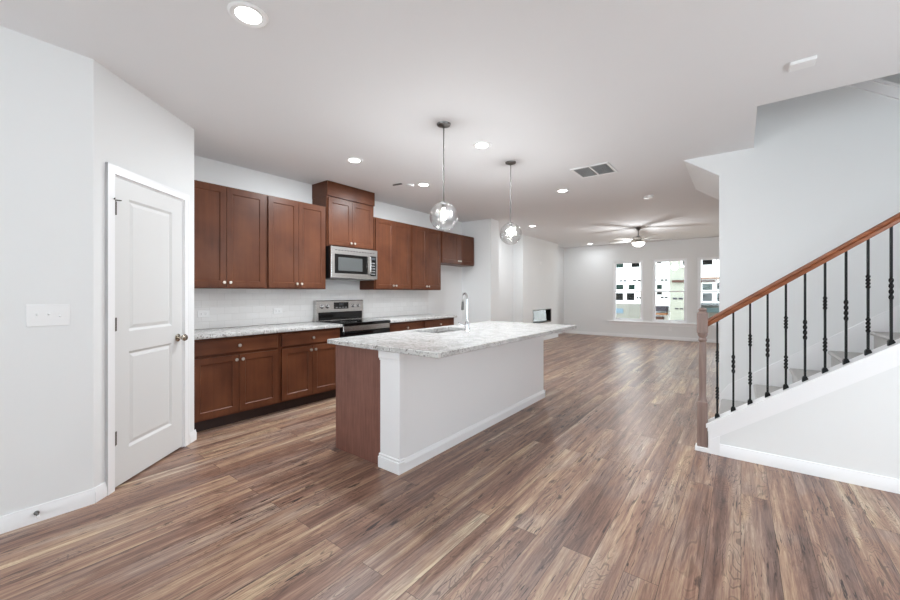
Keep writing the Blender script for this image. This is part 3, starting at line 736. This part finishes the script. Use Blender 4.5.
MB().box(L_(-2.60), L_(-2.101), Y_(IY0+0.02), Y_(IY1-0.001), 0, 0.113).build('toe_kick', M['cabin'], isl, smooth=False)
MB().box(L_(-2.70), L_(-2.138), Y_(IY0-0.0), Y_(IY0+0.019), 0.0, 0.874).build('end_panel', M['panel'], isl, smooth=False)
# doors on the kitchen side (facing -x): local frame turned
side = bpy.data.objects.new('door_row', None); COL.objects.link(side); side.parent = isl; side.location = (L_(-2.68), Y_(IY1), 0); side.rotation_euler = (0, 0, -PI/2)
xx = 0.01
for wd in (0.60, 0.60, 0.66, 0.60):
    m = MB(); m.framed(xx+0.012, xx+wd/2-0.002, 0.13, 0.69, -0.019, -0.001, [(xx+0.06, xx+wd/2-0.05, 0.18, 0.64)], 0.008, 0.007)
    m.framed(xx+wd/2+0.002, xx+wd-0.012, 0.13, 0.69, -0.019, -0.001, [(xx+wd/2+0.05, xx+wd-0.06, 0.18, 0.64)], 0.008, 0.007)
    m.box(xx+0.012, xx+wd-0.012, -0.019, -0.001, 0.715, 0.85, 0.003)
    m.build('door', M['cab'], side, smooth=False); xx += wd
# corner post with plinth and cap
m = MB(); px0, px1, py0, py1 = L_(-2.138), L_(-1.936), Y_(1.936), Y_(1.985)
m.box(px0, px1, py0, py1, 0.05, 0.86)
m.box(px0-0.014, px1+0.008, py0-0.014, py1, 0, 0.085, 0.004); m.box(px0-0.010, px1+0.005, py0-0.009, py1, 0.085, 0.105, 0.004)
m.box(px0-0.012, px1+0.008, py0-0.012, py1, 0.815, 0.874, 0.004); m.box(px0-0.006, px1+0.004, py0-0.006, py1, 0.80, 0.815, 0.002)
m.build('corner_post', M['trim'], isl, smooth=False)
m = MB(); x = L_(IX1)
m.prism([(x, 0), (x+0.018, 0), (x+0.018, 0.062), (x+0.010, 0.080), (x+0.006, 0.090), (x, 0.090)], 'y', py1, Y_(IY1)+0.014)
m.box(L_(-2.10), x+0.018, Y_(IY1), Y_(IY1)+0.014, 0, 0.090)
m.build('baseboard', M['trim'], isl, smooth=False)

# island worktop with a sink cut-out
cx0, cx1, cy0, cy1 = -2.735, -1.54, 1.888, 4.48
sx0, sx1, sy0, sy1 = -2.62, -2.28, 2.79, 3.38
bm_ = MB(); zt_, zb_ = 0.914, 0.876
xs_ = [cx0, sx0, sx1, cx1]; ys_ = [cy0, sy0, sy1, cy1]
G = {(i, j, k): bm_.bm.verts.new((xs_[i], ys_[j], (zb_, zt_)[k])) for i in range(4) for j in range(4) for k in range(2)}
for i in range(3):
    for j in range(3):
        if i == 1 and j == 1: continue
        bm_.bm.faces.new((G[i, j, 1], G[i+1, j, 1], G[i+1, j+1, 1], G[i, j+1, 1])); bm_.bm.faces.new((G[i, j, 0], G[i, j+1, 0], G[i+1, j+1, 0], G[i+1, j, 0]))
for i in range(3):
    bm_.bm.faces.new((G[i, 0, 0], G[i+1, 0, 0], G[i+1, 0, 1], G[i, 0, 1])); bm_.bm.faces.new((G[i, 3, 0], G[i, 3, 1], G[i+1, 3, 1], G[i+1, 3, 0]))
    bm_.bm.faces.new((G[0, i, 0], G[0, i, 1], G[0, i+1, 1], G[0, i+1, 0])); bm_.bm.faces.new((G[3, i, 0], G[3, i+1, 0], G[3, i+1, 1], G[3, i, 1]))
for a, b in (((1, 1), (2, 1)), ((2, 1), (2, 2)), ((2, 2), (1, 2)), ((1, 2), (1, 1))):
    bm_.bm.faces.new((G[a[0], a[1], 0], G[a[0], a[1], 1], G[b[0], b[1], 1], G[b[0], b[1], 0]))
bmesh.ops.recalc_face_normals(bm_.bm, faces=bm_.bm.faces)
es = [e for e in bm_.bm.edges if e.calc_face_angle(0) > 1 and all(abs(v.co.x-cx0) < 1e-6 or abs(v.co.x-cx1) < 1e-6 or abs(v.co.y-cy0) < 1e-6 or abs(v.co.y-cy1) < 1e-6 for v in e.verts)]
bmesh.ops.bevel(bm_.bm, geom=es, offset=0.006, segments=2, affect='EDGES', profile=0.5)
tag(bm_.build('countertop', M['granite'], smooth=False), 'large pale speckled granite top on the kitchen island', 'countertop')

# sink
sk = thing('kitchen_sink', 'stainless steel undermount sink set into the island top', 'sink', ((sx0+sx1)/2, (sy0+sy1)/2, 0.875))
m = MB(); a, b = (sx1-sx0)/2, (sy1-sy0)/2
def ringz(x, y, z): return [m.bm.verts.new(p) for p in ((-x, -y, z), (x, -y, z), (x, y, z), (-x, y, z))]
rs = [ringz(a+0.02, b+0.02, -0.0005), ringz(a-0.001, b-0.001, -0.0005), ringz(a-0.012, b-0.012, -0.17), ringz(a-0.03, b-0.03, -0.19), ringz(a-0.03, b-0.03, -0.195), ringz(a, b, -0.17), ringz(a+0.002, b+0.002, -0.003), ringz(a+0.02, b+0.02, -0.003)]
for P, Q in zip(rs, rs[1:]+rs[:1]):
    if P is rs[3]: m.bm.faces.new(P)
    if P is rs[3]: m.bm.faces.new(Q[::-1]); continue
    for k in range(4): m.bm.faces.new((P[k], P[(k+1) % 4], Q[(k+1) % 4], Q[k]))
m.build('basin', M['steel'], sk, smooth=False)
MB().lathe([(0.0, -0.1885), (0.035, -0.1885), (0.042, -0.186), (0.042, -0.1899), (0.0, -0.1899)], 24).build('drain', M['chrome'], sk)

# faucet
fc = thing('kitchen_faucet', 'tall chrome gooseneck faucet standing beside the island sink', 'faucet', (-2.20, 3.16, 0.9145))
MB().lathe([(0.030, 0), (0.030, 0.006), (0.024, 0.012), (0.021, 0.03), (0.021, 0.085), (0.016, 0.095), (0.014, 0.10)], 24).build('base', M['chrome'], fc)
dirv = Vector((-0.88, 0.47, 0)).normalized()
pts = [Vector((0, 0, 0.09)), Vector((0, 0, 0.18)), Vector((0, 0, 0.27))]
rad = 0.048
for k in range(1, 13):
    a = PI*k/12*0.98; pts.append(Vector((0, 0, 0.318)) + dirv*(rad-rad*math.cos(a)) + Vector((0, 0, rad*math.sin(a)*1.25)))
e = pts[-1]; pts.append(e + Vector((0, 0, -0.03)) + dirv*0.004)
MB().tube(pts, 0.0105, 14).build('spout', M['chrome'], fc)
e2 = pts[-1]
MB().tube([e2+Vector((0, 0, 0.004)), e2+Vector((0, 0, -0.02)), e2+dirv*0.006+Vector((0, 0, -0.085))], [0.0125, 0.0135, 0.0145], 14).build('spray_head', M['dark_nickel'], fc)
hd = Vector((-0.45, -0.89, 0)).normalized()
MB().tube([Vector((0, 0, 0.055))+hd*0.015, Vector((0, 0, 0.058))+hd*0.05, Vector((0, 0, 0.085))+hd*0.10], [0.012, 0.010, 0.006], 12).build('lever', M['chrome'], fc)

# ------------------------------------------------------------------ fireplace insert
fp = thing('electric_fireplace', 'small glass fronted fireplace set in the white chimney breast', 'fireplace', (-4.28, 9.11, 0.475), QR)
Wf, Hf = 1.205, 0.385
m = MB(); f = 0.022
m.box(0.008, Wf-0.008, -0.008, -0.001, 0.008, 0.008+f); m.box(0.008, Wf-0.008, -0.008, -0.001, Hf-0.008-f, Hf-0.008); m.box(0.008, 0.008+f, -0.008, -0.001, 0.008+f, Hf-0.008-f); m.box(Wf-0.008-f, Wf-0.008, -0.008, -0.001, 0.008+f, Hf-0.008-f)
m.build('frame', M['dark_nickel'], fp, smooth=False)
m = MB(); a0, a1, z0_, z1_ = 0.032, Wf-0.032, 0.031, Hf-0.031
m.box(a0, a1, 0.238, 0.242, z0_, z1_); m.box(a0, a0+0.003, 0.001, 0.238, z0_, z1_); m.box(a1-0.003, a1, 0.001, 0.238, z0_, z1_); m.box(a0+0.003, a1-0.003, 0.001, 0.238, z0_, z0_+0.003); m.box(a0+0.003, a1-0.003, 0.001, 0.238, z1_-0.003, z1_)
m.build('firebox', M['black'], fp, smooth=False)
m = MB(); m.box(0, 0.93, -0.002, 0.002, 0, 0.30)
gl_ = m.build('glass_front', M['fire_glass'], fp, smooth=False); gl_.location = (0.045, 0.145, 0.045); gl_.rotation_euler = (-math.radians(5), 0, -math.radians(6.5))

# ------------------------------------------------------------------ ceiling fixtures
def downlight(x, y, label, power=18):
    t_ = thing('recessed_downlight', label, 'downlight', (x, y, CZ), 0, 'recessed ceiling downlights')
    MB().lathe([(0.062, -0.001), (0.062, -0.006), (0.085, -0.010), (0.095, -0.004), (0.095, -0.001)], 36).build('trim_ring', M['plastic'], t_)
    MB().lathe([(0.0, -0.004), (0.061, -0.004), (0.061, -0.001), (0.0, -0.001)], 32).build('lens', M['lens'], t_)
    area_light('downlight_lamp', (0, 0, -0.014), (0, 0, 0), 0.11, 0.11, power, (0.90, 0.96, 1.0), t_, 'DISK')
for x, y, pw, l in ((-2.03, 0.93, 3, 'recessed ceiling light nearest the pantry door, largest of all in view'), (-3.34, 2.65, 32, 'recessed ceiling light in front of the raised microwave cabinet'), (-2.01, 3.14, 20, 'recessed ceiling light between the two glass globe pendants'),
                (-3.36, 3.81, 32, 'recessed ceiling light beside the small smoke sensor over the kitchen'), (-2.00, 5.23, 18, 'recessed ceiling light beyond the far pendant beside the square return grille'),
                (-3.58, 7.61, 20, 'recessed ceiling light before the chimney breast'), (-3.53, 11.40, 6, 'recessed ceiling light at the far end wall beside the fan')):
    downlight(x, y, l, pw)
def pendant(x, y, label):
    t_ = thing('pendant_light', label, 'pendant light', (x, y, CZ), 0, 'glass globe pendants over the island')
    MB().lathe([(0.0, -0.028), (0.012, -0.028), (0.030, -0.022), (0.056, -0.012), (0.060, -0.001), (0, -0.001)], 28).build('canopy', M['dark_nickel'], t_)
    MB().tube([(0, 0, -0.026), (0, 0, -0.665)], 0.0055, 10).build('rod', M['dark_nickel'], t_)
    r0 = 0.121; zc = -0.79
    prof = []
    for k in range(0, 27):
        a = PI*(k/26)*0.90 ; prof.append((r0*math.sin(a), zc - r0*math.cos(a)))
    inner = [(max(0, r_-0.0), z) for r_, z in prof]
    prof[0] = (0.0, prof[0][1])
    MB().lathe(prof, 40, cap=False).build('glass_globe', M['globe_glass'], t_)
    MB().lathe([(0.0, -0.72), (0.016, -0.72), (0.018, -0.69), (0.036, -0.682), (0.038, -0.672), (0.012, -0.662), (0, -0.660)], 24).build('socket', M['dark_nickel'], t_)
    MB().lathe([(0, -0.818), (0.014, -0.812), (0.022, -0.795), (0.022, -0.778), (0.014, -0.745), (0.012, -0.722), (0, -0.722)], 20).build('bulb', M['bulb'], t_)
    d = bpy.data.lights.new('bulb_lamp', 'POINT'); d.energy = 17; d.color = (0.96, 0.98, 1.0); d.shadow_soft_size = 0.03
    o = bpy.data.objects.new('bulb_lamp', d); COL.objects.link(o); o.parent = t_; o.location = (0, 0, -0.84)
pendant(-2.02, 2.55, 'clear glass globe pendant over the near half of the island')
pendant(-2.025, 3.75, 'clear glass globe pendant over the far half of the island')

# return air grille
vg = thing('return_air_grille', 'square two panel return air grille in the ceiling', 'air vent', (-1.375, 4.59, CZ))
m = MB(); a = 0.215
m.box(-a, a, -a, -a+0.03, -0.010, -0.001, 0.002); m.box(-a, a, a-0.03, a, -0.010, -0.001, 0.002); m.box(-a, -a+0.03, -a+0.03, a-0.03, -0.010, -0.001, 0.002); m.box(a-0.03, a, -a+0.03, a-0.03, -0.010, -0.001, 0.002); m.box(-0.010, 0.010, -a+0.03, a-0.03, -0.010, -0.001, 0.002)
m.build('frame', M['plastic'], vg, smooth=False)
for sgn in (-1, 1):
    m = MB(); c0, c1 = (-a+0.03, -0.010) if sgn < 0 else (0.010, a-0.03)
    for k in range(17):
        y = -a+0.037+k*0.0214; m.box(c0, c1, -0.008, 0.008, -0.0006, 0.0006, 0, 1, T(0, y+0.004, -0.0055) @ R(0.5, 'X'))
    m.box(c0, c1, -a+0.03, a-0.03, -0.0015, -0.0005)
    m.build('louvre_panel', M['ventgrey'], vg, smooth=False)
# smoke detectors
def disc(name, label, cat, x, y, r_, hgt, mat=None):
    t_ = thing(name, label, cat, (x, y, CZ))
    MB().lathe([(0, -hgt), (r_*0.72, -hgt), (r_*0.86, -hgt*0.8), (r_*0.9, -hgt*0.35), (r_, -hgt*0.28), (r_, -0.001), (0, -0.001)], 32).build('housing', M['plastic'], t_)
    MB().lathe([(r_*0.30, -hgt-0.0005), (r_*0.30, -hgt-0.003), (r_*0.2, -hgt-0.004), (0, -hgt-0.004)], 20).build('sensor_button', mat or M['plastic'], t_)
disc('smoke_detector', 'round white smoke detector on the ceiling before the fan', 'smoke detector', -1.10, 6.30, 0.075, 0.035)
disc('smoke_detector', 'small round white smoke sensor between dark ceiling cover and kitchen downlight', 'smoke detector', -3.50, 3.70, 0.055, 0.02)
o = tag(MB().box(-0.07, 0.07, -0.014, 0.014, -0.014, -0.001, 0.002).build('sprinkler_cover', M['dark_nickel']), 'tiny dark metal ceiling cover beside the kitchen smoke sensor', 'ceiling cover'); place(o, (-3.62, 3.58, CZ), 0.15)
o = tag(MB().box(-0.062, 0.062, -0.05, 0.05, -0.022, -0.001, 0.004).build('door_chime', M['plastic']), 'small white box on the ceiling near the stairwell opening', 'door chime'); place(o, (0.305, 3.23, CZ), 0)

# ceiling fan
fn = thing('ceiling_fan', 'five blade ceiling fan with bright bowl light in the living room', 'ceiling fan', (-1.80, 9.20, CZ))
MB().lathe([(0, -0.07), (0.02, -0.07), (0.055, -0.03), (0.065, -0.001), (0, -0.001)], 28).build('canopy', M['dark_nickel'], fn)
MB().tube([(0, 0, -0.06), (0, 0, -0.20)], 0.012, 12).build('downrod', M['dark_nickel'], fn)
MB().lathe([(0, -0.19), (0.05, -0.19), (0.085, -0.205), (0.115, -0.235), (0.115, -0.275), (0.085, -0.30), (0.07, -0.325), (0, -0.325)], 32).build('motor_housing', M['nickel'], fn)
for k in range(5):
    a = math.radians(72*k + 22)
    m = MB(); mat_ = R(a, 'Z') @ T(0, 0, -0.283) @ R(math.radians(11), 'X')
    pts = [(0.19, -0.045), (0.30, -0.060), (0.60, -0.068), (0.655, -0.055), (0.67, 0), (0.655, 0.055), (0.60, 0.068), (0.30, 0.060), (0.19, 0.045)]
    m.prism(pts, 'z', -0.003, 0.003); m._xf(list(m.bm.verts), mat_)
    bl = m.build('blade', M['fanblade'] if 'fanblade' in M else M.setdefault('fanblade', simple('fan_blade_paint', srgb(205, 204, 202), 0.4)), fn, smooth=False)
    m = MB(); m.prism([(0.09, -0.015), (0.22, -0.03), (0.24, 0), (0.22, 0.03), (0.09, 0.015)], 'z', 0.0035, 0.009); m._xf(list(m.bm.verts), mat_)
    m.build('blade_iron', M['dark_nickel'], bl, smooth=False)
MB().lathe([(0, -0.425), (0.05, -0.42), (0.10, -0.395), (0.125, -0.36), (0.13, -0.335), (0, -0.335)], 32).build('light_bowl', M['fanlens'], fn)
MB().lathe([(0.07, -0.325), (0.133, -0.328), (0.133, -0.338), (0.0, -0.338)], 32).build('light_rim', M['nickel'], fn)
d = bpy.data.lights.new('fan_lamp', 'POINT'); d.energy = 34; d.color = (0.97, 0.99, 1.0); d.shadow_soft_size = 0.12
o = bpy.data.objects.new('fan_lamp', d); COL.objects.link(o); o.parent = fn; o.location = (0, 0, -0.56)

# ------------------------------------------------------------------ outside: ground and the houses being built behind
struct(MB().box(-40, 40, 12.3, 60, -0.75, -0.6).build('ground', simple('bare_soil', srgb(176, 160, 140), 0.95, var=0.15, vscale=0.8)))
wrap = simple('white_house_wrap', srgb(240, 242, 243), 0.7, var=0.03, vscale=0.7)
wrapg = simple('pale_sheathing', srgb(134, 136, 126), 0.9, var=0.06, vscale=0.9)
darkw = simple('dark_opening', srgb(10, 12, 12), 0.9, spec=0.1)
greenw = simple('dark_green_glass', srgb(22, 42, 38), 0.9, spec=0.1)
mark = simple('printed_grey_marks', srgb(58, 58, 60), 0.9)
osb = simple('bare_osb_board', srgb(128, 88, 58), 0.9, var=0.12, vscale=6)
brown = simple('brown_lumber', srgb(66, 38, 28), 0.9, var=0.15, vscale=6)
slate = simple('slate_tarp', srgb(46, 43, 52), 0.9)
blue = simple('pale_blue_tarp', srgb(96, 118, 134), 0.8)
CF, CS = math.cos(math.radians(37.44)), math.sin(math.radians(37.44))
def hp(u, v, Y):     # survey of the facade: sight line (picture point) met with the plane y = Y
    o_ = (u-450)/380; rx, ry = -CS+o_*CF, CF+o_*CS; t_ = Y/ry
    return t_*rx, 1.30+(292.7-v)*t_/380
lowg = simple('grey_lower_sheathing', srgb(122, 122, 116), 0.9, var=0.08, vscale=1.2)
def house(label, Y, x0, x1, z1, mat, items, depth=6):
    h_ = thing('unfinished_house', label, 'house', ((x0+x1)/2, Y, -0.6)); cx_ = (x0+x1)/2
    MB().box(x0-cx_, x1-cx_, 0, depth, 0, z1+0.6).build('facade_wall', mat, h_, smooth=False)
    for name, mt, u0, v0, u1, v1, th in items:
        (xa, za), (xb, zb) = hp(600+u0/7.2, 250+v0/7.2, Y), hp(600+u1/7.2, 250+v1/7.2, Y)
        m = MB()
        if name == 'printed_marks':
            n = max(2, int((xb-xa)/0.28)); st = (xb-xa)/n
            for k in range(n): m.box(xa+k*st-cx_, xa+(k+0.72)*st-cx_, -0.02, -0.001, zb+0.6, za+0.6)
        else: m.box(xa-cx_, xb-cx_, -th, -0.001, zb+0.6, za+0.6)
        pt = m.build(name, mt, h_, smooth=False)
        if name == 'window_opening':
            m = MB(); f = 0.09
            m.box(xa-f-cx_, xb+f-cx_, -0.05, -0.001, za+0.6, za+0.6+f); m.box(xa-f-cx_, xb+f-cx_, -0.05, -0.001, zb+0.6-f, zb+0.6)
            m.box(xa-f-cx_, xa-cx_, -0.05, -0.001, zb+0.6, za+0.6); m.box(xb-cx_, xb+f-cx_, -0.05, -0.001, zb+0.6, za+0.6)
            m.build('window_surround', wrap, pt, smooth=False)
    return h_
HX = lambda u, Y: hp(600+u/7.2, 300, Y)[0]
Wn, Pm = 'window_opening', 'printed_marks'
house('white wrapped unfinished house seen through the left living room window', 24, -22, HX(340, 24), 9.5, wrap,
      [('lower_band', lowg, -300, 378, 325, 560, 0.03), (Wn, greenw, 115, 95, 170, 127, 0.03), (Wn, darkw, 228, 92, 287, 122, 0.03), (Pm, mark, 140, 217, 197, 228, 0), (Pm, mark, 235, 215, 305, 226, 0),
       (Wn, greenw, 112, 250, 170, 285, 0.03), (Wn, greenw, 208, 250, 252, 285, 0.03), (Wn, darkw, 113, 310, 168, 362, 0.03), (Wn, darkw, 193, 310, 250, 362, 0.03),
       (Pm, mark, 265, 336, 300, 350, 0), (Pm, mark, 105, 402, 168, 415, 0), (Pm, mark, 188, 402, 262, 415, 0), ('tarp', blue, 112, 420, 168, 455, 0.06)])
house('white wrapped unfinished house seen through the left half of the middle living room window', 24.2, HX(345, 24.2), HX(499, 24.2), 9.0, wrap,
      [(Wn, darkw, 410, 82, 445, 95, 0.03), (Pm, mark, 390, 211, 410, 222, 0), (Pm, mark, 437, 211, 495, 222, 0), (Wn, greenw, 410, 250, 447, 282, 0.03), (Wn, darkw, 410, 303, 447, 322, 0.03),
       (Pm, mark, 437, 335, 495, 347, 0), ('dark_sheet', slate, 390, 402, 494, 440, 0.5), ('lumber_board', osb, 390, 450, 490, 466, 0.5), ('lumber_board', brown, 390, 478, 462, 505, 0.5)])
house('pale green grey unfinished house seen through the right half of the middle living room window', 21, HX(505, 21), HX(660, 21), 8.0, wrapg,
      [(Wn, darkw, 598, 75, 620, 110, 0.03), ('lumber_board', brown, 520, 218, 606, 232, 0.12), (Pm, slate, 525, 343, 608, 356, 0), (Pm, mark, 540, 417, 610, 428, 0), ('lumber_board', slate, 545, 504, 610, 516, 0.1)], 2.8)
house('white unfinished house with tan board bands seen through the right living room window', 24.4, HX(664, 24.4), 14, 9.0, wrap,
      [('lower_band', lowg, 666, 380, 1500, 560, 0.03), (Wn, darkw, 738, 67, 810, 105, 0.03), ('board_band', osb, 700, 199, 870, 209, 0.15), ('board_band', brown, 710, 217, 832, 232, 0.15), (Wn, greenw, 737, 243, 810, 288, 0.03),
       (Wn, darkw, 738, 310, 808, 368, 0.03), (Wn, darkw, 843, 235, 880, 285, 0.03), (Wn, darkw, 843, 310, 880, 370, 0.03), ('board_band', mark, 715, 385, 870, 400, 0.3),
       ('lumber_board', brown, 708, 425, 770, 445, 0.5), ('tarp', simple('teal_sheet', srgb(62, 80, 82), 0.8), 772, 415, 870, 450, 0.4)])
